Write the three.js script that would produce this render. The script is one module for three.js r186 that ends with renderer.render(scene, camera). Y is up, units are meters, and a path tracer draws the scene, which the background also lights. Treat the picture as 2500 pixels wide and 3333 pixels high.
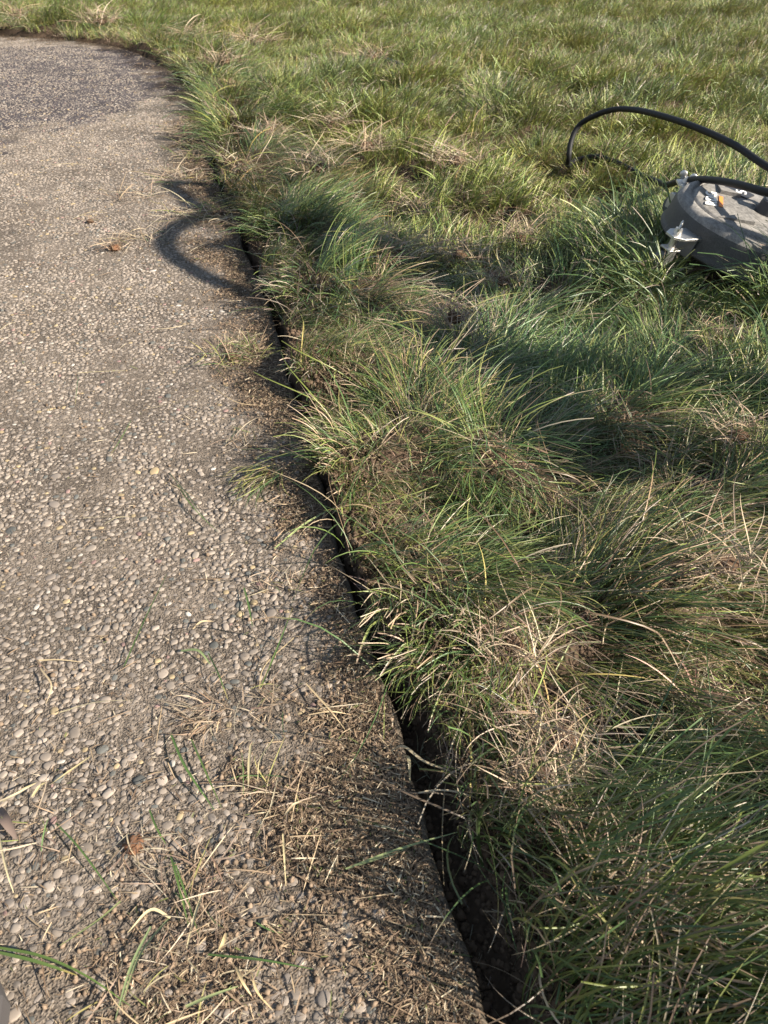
import * as THREE from 'three';
import { mergeGeometries, mergeVertices } from 'three/addons/utils/BufferGeometryUtils.js';
import { ImprovedNoise } from 'three/addons/math/ImprovedNoise.js';
import { RoundedBoxGeometry } from 'three/addons/geometries/RoundedBoxGeometry.js';
import { TextGeometry } from 'three/addons/geometries/TextGeometry.js';
import { FontLoader } from 'three/addons/loaders/FontLoader.js';

// ---------------------------------------------------------------- camera, sky, sun, exposure
const scene = new THREE.Scene();
const camera = new THREE.PerspectiveCamera(67.2, 3 / 4, 0.02, 300);
camera.position.set(0, 0.62, 0);
camera.rotation.set(THREE.MathUtils.degToRad(-38), 0, 0);
camera.focus = 0.95; camera.userData.fStop = 16;

const SUN_AZ = 70, SUN_EL = 30;                       // degrees: right of straight behind the view, and above the horizon
const sunDir = new THREE.Vector3(
  Math.cos(SUN_EL * Math.PI / 180) * Math.sin(SUN_AZ * Math.PI / 180),
  Math.sin(SUN_EL * Math.PI / 180),
  Math.cos(SUN_EL * Math.PI / 180) * Math.cos(SUN_AZ * Math.PI / 180));
const sun = new THREE.DirectionalLight(new THREE.Color().setRGB(1.0, 0.91, 0.78), 5);
sun.position.copy(sunDir).multiplyScalar(20); sun.target.position.set(0, 0, -1.5);
sun.castShadow = true; sun.shadow.mapSize.set(2048, 2048);
Object.assign(sun.shadow.camera, { left: -8, right: 8, top: 8, bottom: -8, near: 0.5, far: 60 });
scene.add(sun, sun.target);
{ // clear morning sky: blue overhead, paler to the horizon
  const W = 128, Hh = 64, px = new Float32Array(W * Hh * 4);
  for (let j = 0; j < Hh; j++) for (let i = 0; i < W; i++) {
    const el = ((j + 0.5) / Hh - 0.5) * Math.PI, s = Math.max(0, Math.sin(el)), k = Math.pow(1 - s, 2.2), o = (j * W + i) * 4;
    px[o] = 0.10 + 0.17 * k; px[o + 1] = 0.14 + 0.15 * k; px[o + 2] = 0.205 + 0.10 * k; px[o + 3] = 1;
  }
  const sky = new THREE.DataTexture(px, W, Hh, THREE.RGBAFormat, THREE.FloatType);
  sky.mapping = THREE.EquirectangularReflectionMapping; sky.magFilter = THREE.LinearFilter; sky.needsUpdate = true;
  scene.background = sky; scene.environment = sky;
}
const renderer = new THREE.WebGLRenderer({ antialias: true });
renderer.setSize(768, 1024);
renderer.toneMapping = THREE.LinearToneMapping;
renderer.toneMappingExposure = 2.9;
renderer.shadowMap.enabled = true;

// ---------------------------------------------------------------- helpers
function rand(seed) { let a = seed >>> 0; return () => { a = (a + 0x6D2B79F5) | 0; let t = Math.imul(a ^ (a >>> 15), 1 | a); t = (t + Math.imul(t ^ (t >>> 7), 61 | t)) ^ t; return ((t ^ (t >>> 14)) >>> 0) / 4294967296; }; }
const perlin = new ImprovedNoise();
const n2 = (x, z, s = 0) => perlin.noise(x + 31.7 + s * 7.13, s * 3.7 + 0.37, z + 17.3 - s * 5.1);
const fbm = (x, z, s = 0) => n2(x, z, s) + 0.5 * n2(x * 2.1, z * 2.1, s + 1) + 0.25 * n2(x * 4.3, z * 4.3, s + 2);
const sstep = (a, b, x) => { const t = Math.min(1, Math.max(0, (x - a) / (b - a))); return t * t * (3 - 2 * t); };
const lerp = (a, b, t) => a + (b - a) * t;
const V = (x, y, z) => new THREE.Vector3(x, y, z);
const taken = {};
function numbered(n) { const k = taken[n] = (taken[n] ?? -1) + 1; return k ? n + '_' + String(k).padStart(3, '0') : n; }
function tag(o, label, category, group) { o.userData.label = label; o.userData.category = category; if (group) o.userData.group = group; return o; }
function mesh(name, geo, mat, parent) {
  const m = new THREE.Mesh(geo, mat); m.name = parent === scene ? numbered(name) : name;
  m.castShadow = m.receiveShadow = true; parent.add(m); return m;
}
function base(name, x, y, z, turn = 0) { const g = new THREE.Group(); g.name = numbered(name); g.position.set(x, y, z); g.rotation.y = turn; scene.add(g); return g; }
const std = (r, g, b, rough = 0.8, extra = {}) => { const m = new THREE.MeshPhysicalMaterial({ roughness: rough, metalness: 0, ...extra }); m.color.setRGB(r, g, b); return m; };
const tube = (pts, r, seg = 40, rad = 10, closed = false) => new THREE.TubeGeometry(new THREE.CatmullRomCurve3(pts.map(p => p.isVector3 ? p : V(...p)), closed, 'centripetal'), seg, r, rad, closed);
const bar = (a, b, r, rad = 12) => new THREE.TubeGeometry(new THREE.LineCurve3(V(...a), V(...b)), 1, r, rad, false);

// noise textures (grain only)
function grainTexture(size, fn, srgb, repeat = 1) {
  const d = new Uint8Array(size * size * 4);
  for (let j = 0; j < size; j++) for (let i = 0; i < size; i++) { const c = fn(i, j), o = (j * size + i) * 4; d[o] = c[0]; d[o + 1] = c[1]; d[o + 2] = c[2]; d[o + 3] = 255; }
  const t = new THREE.DataTexture(d, size, size, THREE.RGBAFormat); t.magFilter = THREE.LinearFilter; t.minFilter = THREE.LinearMipmapLinearFilter; t.generateMipmaps = true;
  t.wrapS = t.wrapT = THREE.RepeatWrapping; t.repeat.set(repeat, repeat); if (srgb) t.colorSpace = THREE.SRGBColorSpace; t.needsUpdate = true; return t;
}
function tileNoise(size, cell, seed) { // value noise that wraps
  const n = size / cell, r = rand(seed), g = new Float32Array(n * n); for (let i = 0; i < g.length; i++) g[i] = r();
  return (i, j) => { const x = i / cell, y = j / cell, x0 = Math.floor(x), y0 = Math.floor(y), fx = x - x0, fy = y - y0, sx = fx * fx * (3 - 2 * fx), sy = fy * fy * (3 - 2 * fy), a = (p, q) => g[((q % n + n) % n) * n + ((p % n + n) % n)];
    return lerp(lerp(a(x0, y0), a(x0 + 1, y0), sx), lerp(a(x0, y0 + 1), a(x0 + 1, y0 + 1), sx), sy); };
}

// ---------------------------------------------------------------- layout: the path's edge
const EDGE = [[0.45, 3.2], [0.33, 1.6], [0.2, 0.6], [0.115, 0.1], [0.081, -0.159], [0.067, -0.206], [0.049, -0.288], [0.014, -0.419], [-0.029, -0.608], [-0.081, -0.804], [-0.143, -1.088], [-0.191, -1.275], [-0.277, -1.615], [-0.359, -1.894], [-0.516, -2.451], [-0.67, -3.128], [-0.892, -3.885], [-1.254, -4.699], [-1.58, -5.167], [-2.143, -5.53], [-2.6, -5.66], [-3.6, -5.75], [-6.5, -5.8]];
const edgePts = [];
{
  const c = new THREE.CatmullRomCurve3(EDGE.map(p => V(p[0], 0, p[1])), false, 'centripetal');
  const N = 640; for (let i = 0; i <= N; i++) { const p = c.getPointAt(i / N), w = 0.008 * n2(p.x * 9, p.z * 9, 3) + 0.005 * n2(p.x * 38, p.z * 38, 4); edgePts.push([p.x + w, p.z + w * 0.3]); }
}
function edgeNear(x, z) { // signed distance to the path's edge (negative on the path) and the nearest point
  let best = 1e9, bx = 0, bz = 0, side = 0, at = 0;
  const test = (i) => {
    const [ax, az] = edgePts[i], [cx, cz] = edgePts[i + 1], dx = cx - ax, dz = cz - az, t = Math.min(1, Math.max(0, ((x - ax) * dx + (z - az) * dz) / (dx * dx + dz * dz)));
    const px = ax + dx * t, pz = az + dz * t, q = (x - px) ** 2 + (z - pz) ** 2;
    if (q < best) { best = q; at = i; bx = px; bz = pz; side = dx * (z - az) - dz * (x - ax); }
  };
  for (let i = 4; i < edgePts.length - 1; i += 8) test(i);
  best = 1e9; const c = at; for (let i = Math.max(0, c - 10), e = Math.min(edgePts.length - 1, c + 11); i < e; i++) test(i);
  return [(side > 0 ? 1 : -1) * Math.sqrt(best), bx, bz];
}
const sd = (x, z) => edgeNear(x, z)[0];
const gapWidth = (x, z) => 0.024 + 0.036 * sstep(-0.62, -0.25, z) + 0.02 * n2(x * 6, z * 6, 9) + 0.01 * sstep(-2, -4, z);
function mound(x, z) { // soft lumps in the turf
  return 0.014 * n2(x * 2.3, z * 2.3, 5) + 0.044 * n2(x * 5.5, z * 5.5, 6) + 0.014 * n2(x * 13, z * 13, 7);
}
function soilY(x, z, s) {
  if (s === undefined) s = sd(x, z);
  if (s < -0.02) return -0.13;
  const w = gapWidth(x, z), top = 0.006 + mound(x, z) * lerp(0.45, 1, sstep(0.03, 0.12, s)) + 0.027 * (1 - sstep(0.16, 0.42, s)) * sstep(0.45, 0.8, -z) * (1 + 0.8 * n2(x * 4, z * 4, 130)) - 0.034 * sstep(0.2, 0.36, s) * (1 - sstep(0.46, 0.72, s)) * sstep(0.7, 0.95, -z) * (1 - sstep(1.95, 2.4, -z)), floor = -0.05 + 0.012 * n2(x * 20, z * 20, 8);
  return lerp(floor, top, sstep(w * 0.45, w * 1.05, s)) + (s > 0.02 ? 0.003 * n2(x * 60, z * 60, 12) : 0);
}
// loose soil and clippings lie thickest along the edge
function dirtAmount(x, z, s) {
  const d = -z, w = 0.062 + 0.17 * sstep(0.62, 0.22, d) + 0.05 * sstep(0.7, 1.3, d) + 0.04 * sstep(2.6, 4.5, d), k = -s / w;
  return Math.min(1, Math.max(0, 1.15 - k * 0.8 + 0.8 * fbm(x * 7, z * 7, 21) + 0.3 * n2(x * 40, z * 40, 22)));
}
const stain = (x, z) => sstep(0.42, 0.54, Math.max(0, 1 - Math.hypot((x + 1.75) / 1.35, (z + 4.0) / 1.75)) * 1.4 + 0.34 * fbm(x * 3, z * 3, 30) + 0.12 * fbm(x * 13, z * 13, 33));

// ---------------------------------------------------------------- ground sheet (soil under the turf)
{
  const steps = (a, b, fine0, fine1, f) => { const o = []; let v = a; while (v < b) { o.push(v); const out = Math.max(fine0 - v, v - fine1, 0); v += f + out * 0.12; } o.push(b); return o; };
  const xs = steps(-60, 60, -0.9, 1.3, 0.014), zs = steps(-90, 20, -3.0, 0.2, 0.014), P = [], C = [], U = [], I = [];
  for (const z of zs) for (const x of xs) {
    const s = sd(x, z), k = 0.85 + 0.5 * n2(x * 30, z * 30, 2);
    P.push(x, soilY(x, z, s), z); U.push(x, z);
    C.push(0.075 * k, 0.052 * k, 0.036 * k);
  }
  const w = xs.length; for (let j = 0; j < zs.length - 1; j++) for (let i = 0; i < w - 1; i++) { const a = j * w + i; I.push(a, a + w, a + 1, a + 1, a + w, a + w + 1); }
  const g = new THREE.BufferGeometry(); g.setAttribute('position', new THREE.Float32BufferAttribute(P, 3)); g.setAttribute('color', new THREE.Float32BufferAttribute(C, 3)); g.setAttribute('uv', new THREE.Float32BufferAttribute(U, 2)); g.setIndex(I); g.computeVertexNormals();
  const na = tileNoise(512, 4, 1), nb = tileNoise(512, 16, 2), bump = grainTexture(512, (i, j) => { const v = 255 * (0.6 * na(i, j) + 0.4 * nb(i, j)); return [v, v, v]; }, false, 3);
  const m = mesh('lawn_ground', g, std(1, 1, 1, 1, { vertexColors: true, bumpMap: bump, bumpScale: 0.004, specularIntensity: 0.2 }), scene);
  m.userData.kind = 'structure';
}

// ---------------------------------------------------------------- the exposed aggregate path
let path;
{
  const P = [], C = [], U = [], I = [], id = new Map();
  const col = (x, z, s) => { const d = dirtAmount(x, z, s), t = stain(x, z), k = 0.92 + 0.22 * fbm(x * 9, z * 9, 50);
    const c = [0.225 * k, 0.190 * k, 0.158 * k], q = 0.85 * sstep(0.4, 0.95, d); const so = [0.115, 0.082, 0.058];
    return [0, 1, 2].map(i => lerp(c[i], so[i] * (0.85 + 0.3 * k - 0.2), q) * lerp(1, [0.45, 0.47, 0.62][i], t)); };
  const xs = [], zs = []; { let x = -6; while (x < 0.5) { xs.push(x); x += x < -1.6 ? 0.04 : 0.013; } let z = -5.9; while (z < 3) { zs.push(z); z += z < -2.6 ? 0.035 : (z > 0.1 ? 0.05 : 0.013); } }
  const S = xs.map(x => zs.map(z => edgeNear(x, z)));
  const vert = (i, j) => { const k = i * 10000 + j; if (id.has(k)) return id.get(k); const e = S[i][j]; let x = xs[i], z = zs[j]; let s = e[0];
    if (s > -0.004) { x = e[1]; z = e[2]; s = 0; }
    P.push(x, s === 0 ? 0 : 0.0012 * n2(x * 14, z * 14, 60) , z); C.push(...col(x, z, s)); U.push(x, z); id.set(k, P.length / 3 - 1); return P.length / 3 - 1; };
  for (let i = 0; i < xs.length - 1; i++) for (let j = 0; j < zs.length - 1; j++) {
    const q = [S[i][j][0], S[i + 1][j][0], S[i][j + 1][0], S[i + 1][j + 1][0]]; if (Math.min(...q) > -0.004) continue;
    const a = vert(i, j), b = vert(i + 1, j), c = vert(i, j + 1), d = vert(i + 1, j + 1); I.push(a, c, b, b, c, d);
  }
  const rings = [[0, 0], [0.003, -0.0012], [0.005, -0.004], [0.006, -0.009], [0.006, -0.14]];
  let prev = null; for (let i = 0; i < edgePts.length; i++) {
    const [x, z] = edgePts[i], a = edgePts[Math.max(0, i - 1)], b = edgePts[Math.min(edgePts.length - 1, i + 1)], L = Math.hypot(b[0] - a[0], b[1] - a[1]), nx = -(b[1] - a[1]) / L, nz = (b[0] - a[0]) / L, cur = [];
    for (const [o, y] of rings) { P.push(x + nx * o, y, z + nz * o); const k = 0.8 + 0.3 * n2(x * 40, z * 40 + y * 40, 61); C.push(0.20 * k, 0.165 * k, 0.13 * k); U.push(x + nx * o + y, z + y); cur.push(P.length / 3 - 1); }
    if (prev) for (let r = 0; r < rings.length - 1; r++) I.push(prev[r], cur[r], prev[r + 1], prev[r + 1], cur[r], cur[r + 1]);
    prev = cur;
  }
  const g = new THREE.BufferGeometry(); g.setAttribute('position', new THREE.Float32BufferAttribute(P, 3)); g.setAttribute('color', new THREE.Float32BufferAttribute(C, 3)); g.setAttribute('uv', new THREE.Float32BufferAttribute(U, 2)); g.setIndex(I); g.computeVertexNormals();
  const a1 = tileNoise(1024, 2, 11), a2 = tileNoise(1024, 4, 12), a3 = tileNoise(1024, 16, 13), a4 = tileNoise(1024, 64, 14);
  const grit = (i, j) => 0.45 * a1(i, j) + 0.35 * a2(i, j) + 0.2 * a3(i, j);
  const bump = grainTexture(1024, (i, j) => { const v = 255 * grit(i, j); return [v, v, v]; }, false, 2);
  const map = grainTexture(1024, (i, j) => { const q = grit(i, j), v = 150 + 90 * (q - 0.5) * 2 + 30 * (a4(i, j) - 0.5) + (a1(i, j) > 0.86 ? 85 : a1(i, j) < 0.12 ? -60 : 0); const c = Math.max(40, Math.min(255, v + 55)); return [c, c * 0.985, c * 0.965]; }, true, 2);
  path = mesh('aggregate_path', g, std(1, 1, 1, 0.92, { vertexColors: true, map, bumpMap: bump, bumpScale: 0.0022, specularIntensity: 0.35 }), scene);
  path.userData.kind = 'structure';
}

// pebbles set in the path: the 300 that show largest are parts, the rest one mass
{
  const variants = [];
  for (let v = 0; v < 9; v++) {
    let g = new THREE.IcosahedronGeometry(1, 3); g.deleteAttribute('uv'); g.deleteAttribute('normal'); g = mergeVertices(g); const p = g.attributes.position;
    const el = 0.62 + 0.38 * ((v * 37 % 9) / 8);
    for (let i = 0; i < p.count; i++) {
      const q = V().fromBufferAttribute(p, i), n = 0.17 * perlin.noise(q.x * 1.1 + v * 9, q.y * 1.1, q.z * 1.1 + v * 4) + 0.10 * perlin.noise(q.x * 2.3 + v * 5, q.y * 2.3 + 8, q.z * 2.3);
      q.multiplyScalar(1 + n); const pw = 0.85; q.set(Math.sign(q.x) * Math.abs(q.x) ** pw, Math.sign(q.y) * Math.abs(q.y) ** 0.8, Math.sign(q.z) * Math.abs(q.z) ** pw); p.setXYZ(i, q.x, q.y * 0.5, q.z * el);
    }
    g.computeVertexNormals(); variants.push(g);
  }
  const r = rand(77), list = [], cell = 0.011, grid = new Map();
  const key = (x, z) => Math.floor(x / cell) * 100003 + Math.floor(z / cell);
  const place = (x, z, rad, pad) => {
    const R = Math.ceil((rad + 0.011) / cell); for (let i = -R; i <= R; i++) for (let j = -R; j <= R; j++) { const c = grid.get(key(x + i * cell, z + j * cell)); if (c) for (const q of c) { const m = (rad + q[2]) * pad; if ((q[0] - x) ** 2 + (q[1] - z) ** 2 < m * m) return false; } }
    const k = key(x, z); if (!grid.has(k)) grid.set(k, []); const it = [x, z, rad]; grid.get(k).push(it); list.push(it); return true;
  };
  const inView = (x, z) => z < 0.1 && z > -5.75 && x > -0.55 * (0.788 * -z + 0.38) - 0.7 && x < 0.15;
  // coarse to fine so that the small ones fill between the large
  for (const [n, a, b, pad] of [[6000, 0.0047, 0.0068, 1.0], [380000, 0.0030, 0.0047, 0.88], [320000, 0.0020, 0.0030, 0.84], [200000, 0.0011, 0.0020, 0.84]]) {
    for (let k = 0; k < n; k++) {
      const z = -5.75 + 5.85 * (b < 0.003 ? 1 - r() ** 0.9 * 0.42 : r()), x = -4.2 + 4.4 * r(), rad = lerp(a, b, r()), keep = r(); if (!inView(x, z)) continue; const s = sd(x, z); if (s > -rad - 0.006) continue;
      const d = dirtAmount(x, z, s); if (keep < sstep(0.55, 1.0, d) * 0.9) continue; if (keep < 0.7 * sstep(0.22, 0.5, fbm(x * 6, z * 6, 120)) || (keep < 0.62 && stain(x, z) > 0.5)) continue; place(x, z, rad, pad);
    }
  }
  const stones = variants.map(() => []);
  const depth = (x, z) => 0.788 * -z + 0.38;
  list.forEach(it => { it[3] = it[2] / depth(it[0], it[1]); it[4] = Math.abs(it[0]) < 0.49 * depth(it[0], it[1]) && it[1] < -0.2; });
  const shown = [...list].filter(i => i[4]).sort((p, q) => q[3] - p[3]).slice(0, 300), big = new Set(shown);
  const M = new THREE.Matrix4(), Q = new THREE.Quaternion(), E3 = new THREE.Euler();
  const tone = () => { const t = r(), k = 0.58 + 0.36 * r(); let c = [0.275, 0.23, 0.19]; if (t < 0.012) c = [0.45, 0.41, 0.36]; else if (t < 0.04) c = [0.36, 0.28, 0.17]; else if (t < 0.05) c = [0.28, 0.185, 0.165]; else if (t < 0.10) c = [0.13, 0.13, 0.12]; else if (t < 0.34) c = [0.325, 0.275, 0.23]; else if (t < 0.55) c = [0.225, 0.192, 0.165]; return c.map(v => v * k); };
  const sp = tileNoise(256, 2, 31), sq = tileNoise(256, 8, 32);
  const mk = (c) => std(...c, 0.72, { specularIntensity: 0.4 });
  const shared = []; for (let i = 0; i < 40; i++) shared.push(mk(tone()));
  for (const it of list) {
    const [x, z, rad] = it, v = Math.floor(r() * 9), d = dirtAmount(x, z, sd(x, z));
    E3.set((r() - 0.5) * 0.35, r() * 6.283, (r() - 0.5) * 0.35); Q.setFromEuler(E3);
    const el = 0.9 + 0.3 * r(), sc = V(rad * el * 1.05, rad * (0.75 + 0.35 * r()), rad / el * 1.18), y = -rad * (0.08 + 0.14 * r()) - 0.0014 * d;
    if (big.has(it)) { const m = mesh('pebble', variants[v], shared[Math.floor(r() * 40)], path); m.position.set(x, y, z); m.quaternion.copy(Q); m.scale.copy(sc); continue; }
    stones[v].push([M.compose(V(x, y, z), Q, sc).clone(), tone()]);
  }
  // one mass: merge the variants' copies as instances of a single part each would break the one-object rule, so all small stones share one shape here
  const all = stones.flat(), im = new THREE.InstancedMesh(variants[2], mk([1, 1, 1]), all.length); im.name = 'pebble_bed'; im.userData.kind = 'stuff';
  all.forEach(([m, c], i) => { im.setMatrixAt(i, m); im.setColorAt(i, new THREE.Color().setRGB(...c)); }); im.castShadow = im.receiveShadow = true; path.add(im);
  console.log('pebbles', list.length);
}

// ---------------------------------------------------------------- blades of grass
const GREENS = [[0.125, 0.18, 0.045], [0.09, 0.155, 0.05], [0.165, 0.205, 0.055], [0.085, 0.145, 0.052], [0.20, 0.22, 0.07], [0.06, 0.10, 0.03]];
const TURF = [[0.24, 0.285, 0.07], [0.19, 0.25, 0.07], [0.29, 0.31, 0.09], [0.15, 0.215, 0.065], [0.32, 0.325, 0.11]];
const STRAWS = [[0.32, 0.245, 0.165], [0.26, 0.19, 0.13], [0.41, 0.34, 0.245], [0.195, 0.135, 0.095]];
const YELLOWS = [[0.22, 0.22, 0.07], [0.27, 0.24, 0.09], [0.19, 0.20, 0.06]];
function Strips() { return { P: [], N: [], C: [], I: [] }; }
// a blade: a folded, tapering strip that leaves the ground at angle a0 from upright and droops to a1
function blade(o, x, y, z, az, L, w, a0, a1, color, { seg = 6, bend = 0, twist = 0, dryTip = null, fold = 0.25, kink = 0, cut = false } = {}) {
  let px = x, py = y, pz = z; const ds = L / seg, first = o.P.length / 3;
  for (let i = 0; i <= seg; i++) {
    const t = i / seg; let th = lerp(a0, a1, t ** 0.85) + (kink && t > 0.55 ? kink : 0); const al = az + bend * t * t, tx = Math.sin(th) * Math.cos(al), ty = Math.cos(th), tz = Math.sin(th) * Math.sin(al);
    let bx = -Math.sin(al), by = 0, bz = Math.cos(al); const nx0 = by * tz - bz * ty, ny0 = bz * tx - bx * tz, nz0 = bx * ty - by * tx, tw = twist * t + (twist ? 0.3 * twist : 0), c = Math.cos(tw), s = Math.sin(tw);
    const wx = bx * c + nx0 * s, wy = by * c + ny0 * s, wz = bz * c + nz0 * s; const nx = wy * tz - wz * ty, ny = wz * tx - wx * tz, nz = wx * ty - wy * tx;
    const ww = 0.5 * w * Math.min(1, 0.7 + t) * (1 - Math.max(0, t - 0.35) ** 1.6 * (cut ? 0.7 : 1.85)), col = dryTip && t > 0.72 ? dryTip : color;
    for (const k of [-1, 0, 1]) { o.P.push(px + wx * ww * k - nx * (k ? 0 : ww * fold), py + wy * ww * k - ny * (k ? 0 : ww * fold), pz + wz * ww * k - nz * (k ? 0 : ww * fold)); const m = -k * fold * 1.6, q = Math.hypot(1, m); o.N.push((nx + wx * m) / q, (ny + wy * m) / q, (nz + wz * m) / q); o.C.push(...col); }
    if (i) { const a = first + (i - 1) * 3; o.I.push(a, a + 1, a + 3, a + 1, a + 4, a + 3, a + 1, a + 2, a + 4, a + 2, a + 5, a + 4); }
    px += tx * ds; py += ty * ds; pz += tz * ds;
  }
}
function toGeo(o) { const g = new THREE.BufferGeometry(); g.setAttribute('position', new THREE.Float32BufferAttribute(o.P, 3)); g.setAttribute('normal', new THREE.Float32BufferAttribute(o.N, 3)); g.setAttribute('color', new THREE.Float32BufferAttribute(o.C, 3)); g.setIndex(o.I); return g; }
const bladeMat = () => { const m = std(1, 1, 1, 0.4, { vertexColors: true, side: THREE.DoubleSide, transmission: 0.3, thickness: 0, specularIntensity: 0.9, ior: 1.45 }); return m; };
const strawMat = () => std(1, 1, 1, 0.62, { vertexColors: true, side: THREE.DoubleSide, transmission: 0.12, thickness: 0, specularIntensity: 0.5 });
const grassMaterial = bladeMat(), strawMaterial = strawMat();
const pick = (r, a) => a[Math.floor(r() * a.length)];
const vary = (r, c, k = 0.25) => { const q = 1 + (r() - 0.5) * 2 * k; return [c[0] * q * (1 + (r() - 0.5) * 0.15), c[1] * q, c[2] * q * (1 + (r() - 0.5) * 0.2)]; };

// kinds of clump, each several shapes; local +x is the way the grass lies
function clump(kind, seed) {
  const r = rand(seed), o = Strips(), dry = { lush: 0.07, mixed: 0.34, edge: 0.32, lawn: 0.2, far: 0.2, tangle: 0.5, straw: 1, thatch: 1 }[kind];
  const n = { lush: 15, mixed: 14, edge: 13, lawn: 10, far: 22, tangle: 5, straw: 8, thatch: 10 }[kind], R = { lush: 0.018, mixed: 0.017, edge: 0.015, lawn: 0.018, far: 0.055, tangle: 0.02, straw: 0.016, thatch: 0.014 }[kind];
  for (let i = 0; i < n; i++) {
    const a = r() * 6.283, q = R * Math.sqrt(r()), isDry = r() < dry, c = vary(r, isDry ? (r() < 0.3 && kind !== 'thatch' ? pick(r, YELLOWS) : pick(r, STRAWS)) : pick(r, kind === 'lawn' || kind === 'far' ? TURF : GREENS)), tip = !isDry && r() < 0.3 ? vary(r, pick(r, STRAWS)) : null;
    let az, L, w, a0, a1, bend = (r() - 0.5) * 0.7, twist = (r() - 0.5) * 1.6;
    const g = () => (r() + r() + r() - 1.5) / 1.5;
    if (kind === 'lush') { az = g() * 0.7; L = lerp(0.055, 0.15, r()); w = lerp(0.0009, 0.0018, r() ** 1.3); a0 = lerp(0.15, 1.0, r()); a1 = lerp(1.2, 1.85, r()); bend *= 1.6; }
    else if (kind === 'tangle') { az = r() * 6.283; L = lerp(0.05, 0.17, r()); w = lerp(0.0008, 0.0018, r()); a0 = lerp(0.3, 1.1, r()); a1 = lerp(1.4, 2.1, r()); bend *= 3.2; }
    else if (kind === 'mixed') { az = g() * 1.1; L = lerp(0.045, 0.13, r()); w = lerp(0.0008, 0.0016, r() ** 1.3); a0 = lerp(0.15, 1.1, r()); a1 = lerp(1.2, 1.95, r()); bend *= 2.2; }
    else if (kind === 'edge') { az = g() * 1.2; L = lerp(0.04, 0.095, r()); w = lerp(0.0008, 0.0016, r()); a0 = lerp(0.1, 0.8, r()); a1 = lerp(1.2, 2.0, r()); bend *= 2; }
    else if (kind === 'lawn') { az = g() * 2.4; L = lerp(0.03, 0.09, r()); w = lerp(0.0012, 0.0023, r()); a0 = lerp(0.0, 0.7, r()); a1 = lerp(0.5, 1.7, r()); bend *= 2; }
    else if (kind === 'far') { az = g() * 2.6; L = lerp(0.035, 0.095, r()); w = lerp(0.0014, 0.0027, r()); a0 = lerp(0.0, 0.7, r()); a1 = lerp(0.5, 1.7, r()); bend *= 2; }
    else if (kind === 'straw') { az = r() * 6.283; L = lerp(0.03, 0.10, r()); w = lerp(0.0008, 0.0017, r()); a0 = lerp(0.4, 1.3, r()); a1 = lerp(1.2, 2.1, r()); bend *= 3; }
    else { az = r() * 6.283; L = lerp(0.012, 0.035, r()); w = lerp(0.0006, 0.0013, r()); a0 = lerp(0.6, 1.5, r()); a1 = lerp(1.2, 1.9, r()); bend *= 3; }
    if (r() < 0.05 && !isDry) w *= 1.6;
    blade(o, Math.cos(a) * q, -0.004, Math.sin(a) * q, az, L, w, a0, a1, c, { bend, twist, dryTip: tip, cut: r() < 0.4, kink: r() < 0.12 ? (r() - 0.3) * 0.9 : 0, seg: kind === 'far' ? 4 : kind === 'thatch' ? 3 : 7 });
  }
  return toGeo(o);
}
// bare and dead places in the turf: x, z, radius
const DEAD = [[0.07, -1.6, 0.09], [0.17, -1.45, 0.07], [0.06, -1.28, 0.07], [0.28, -1.62, 0.06], [-0.18, -2.12, 0.1], [-0.3, -2.6, 0.08], [0.02, -2.3, 0.12], [0.2, -2.25, 0.09], [-0.45, -3.1, 0.12], [-0.15, -3.0, 0.1], [-0.5, -4.1, 0.2], [-0.9, -5.2, 0.2], [-0.2, -4.5, 0.15], [0.5, -0.74, 0.06], [0.17, -0.56, 0.06], [0.2, -0.47, 0.06], [0.26, -0.28, 0.06], [0.75, -1.25, 0.07], [0.52, -0.95, 0.08], [0.30, -0.6, 0.05], [-1.6, -5.45, 0.25], [-2.4, -5.85, 0.3], [-3.0, -5.95, 0.3], [-1.25, -5.0, 0.16], [-0.95, -4.35, 0.16], [-0.62, -3.6, 0.14], [-0.2, -3.55, 0.14], [0.15, -2.75, 0.12], [0.32, -2.0, 0.1], [-0.05, -1.98, 0.1], [-0.4, -2.2, 0.06], [0.12, -1.05, 0.05], [0.36, -0.5, 0.07], [0.62, -0.85, 0.08]];
const deadness = (x, z) => { let m = 0; for (const [a, b, q] of DEAD) { const d = Math.hypot(x - a, z - b) / (q * 1.25); if (d < 1.6) m = Math.max(m, 1.15 - 0.85 * d + 0.35 * n2(x * 25, z * 25, 70)); } return m; };
// the way the grass lies (radians about y, measured as atan2(z, x))
function lie(x, z, s) {
  const d = -z, swirl = 1.9 * n2(x * 1.9, z * 1.9, 80) + 1.7 * n2(x * 5.5, z * 5.5, 81) + 0.8 * n2(x * 14, z * 14, 82);
  const near = 0.55, mid = -0.25, far = 0.5;                       // toward +x and a little to the viewer; then off to the right; then right
  let a = lerp(near, mid, sstep(0.5, 1.05, d)); a = lerp(a, far, sstep(1.5, 2.6, d)) + swirl;
  // along the cut the blades of the farther turf fall over the gap towards the path
  const over = sstep(0.11, 0.02, s - 0.04) * (0.55 * sstep(0.6, 0.9, d) + 0.45 * sstep(1.6, 2.2, d)) * sstep(-0.5, 0.0, n2(x * 6, z * 6, 83)), toPath = Math.PI * 0.9 + swirl * 0.8;
  a = lerp(a, toPath, over);
  const e = 0.02, gx = (mound(x + e, z) - mound(x - e, z)) / (2 * e), gz = (mound(x, z + e) - mound(x, z - e)) / (2 * e), k = 3.2 * sstep(0.4, 1.0, d); // off the crests of the lumps
  return Math.atan2(Math.sin(a) - gz * k, Math.cos(a) - gx * k);
}
const CLEANER = [0.762, -1.61, 0.18];
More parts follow.
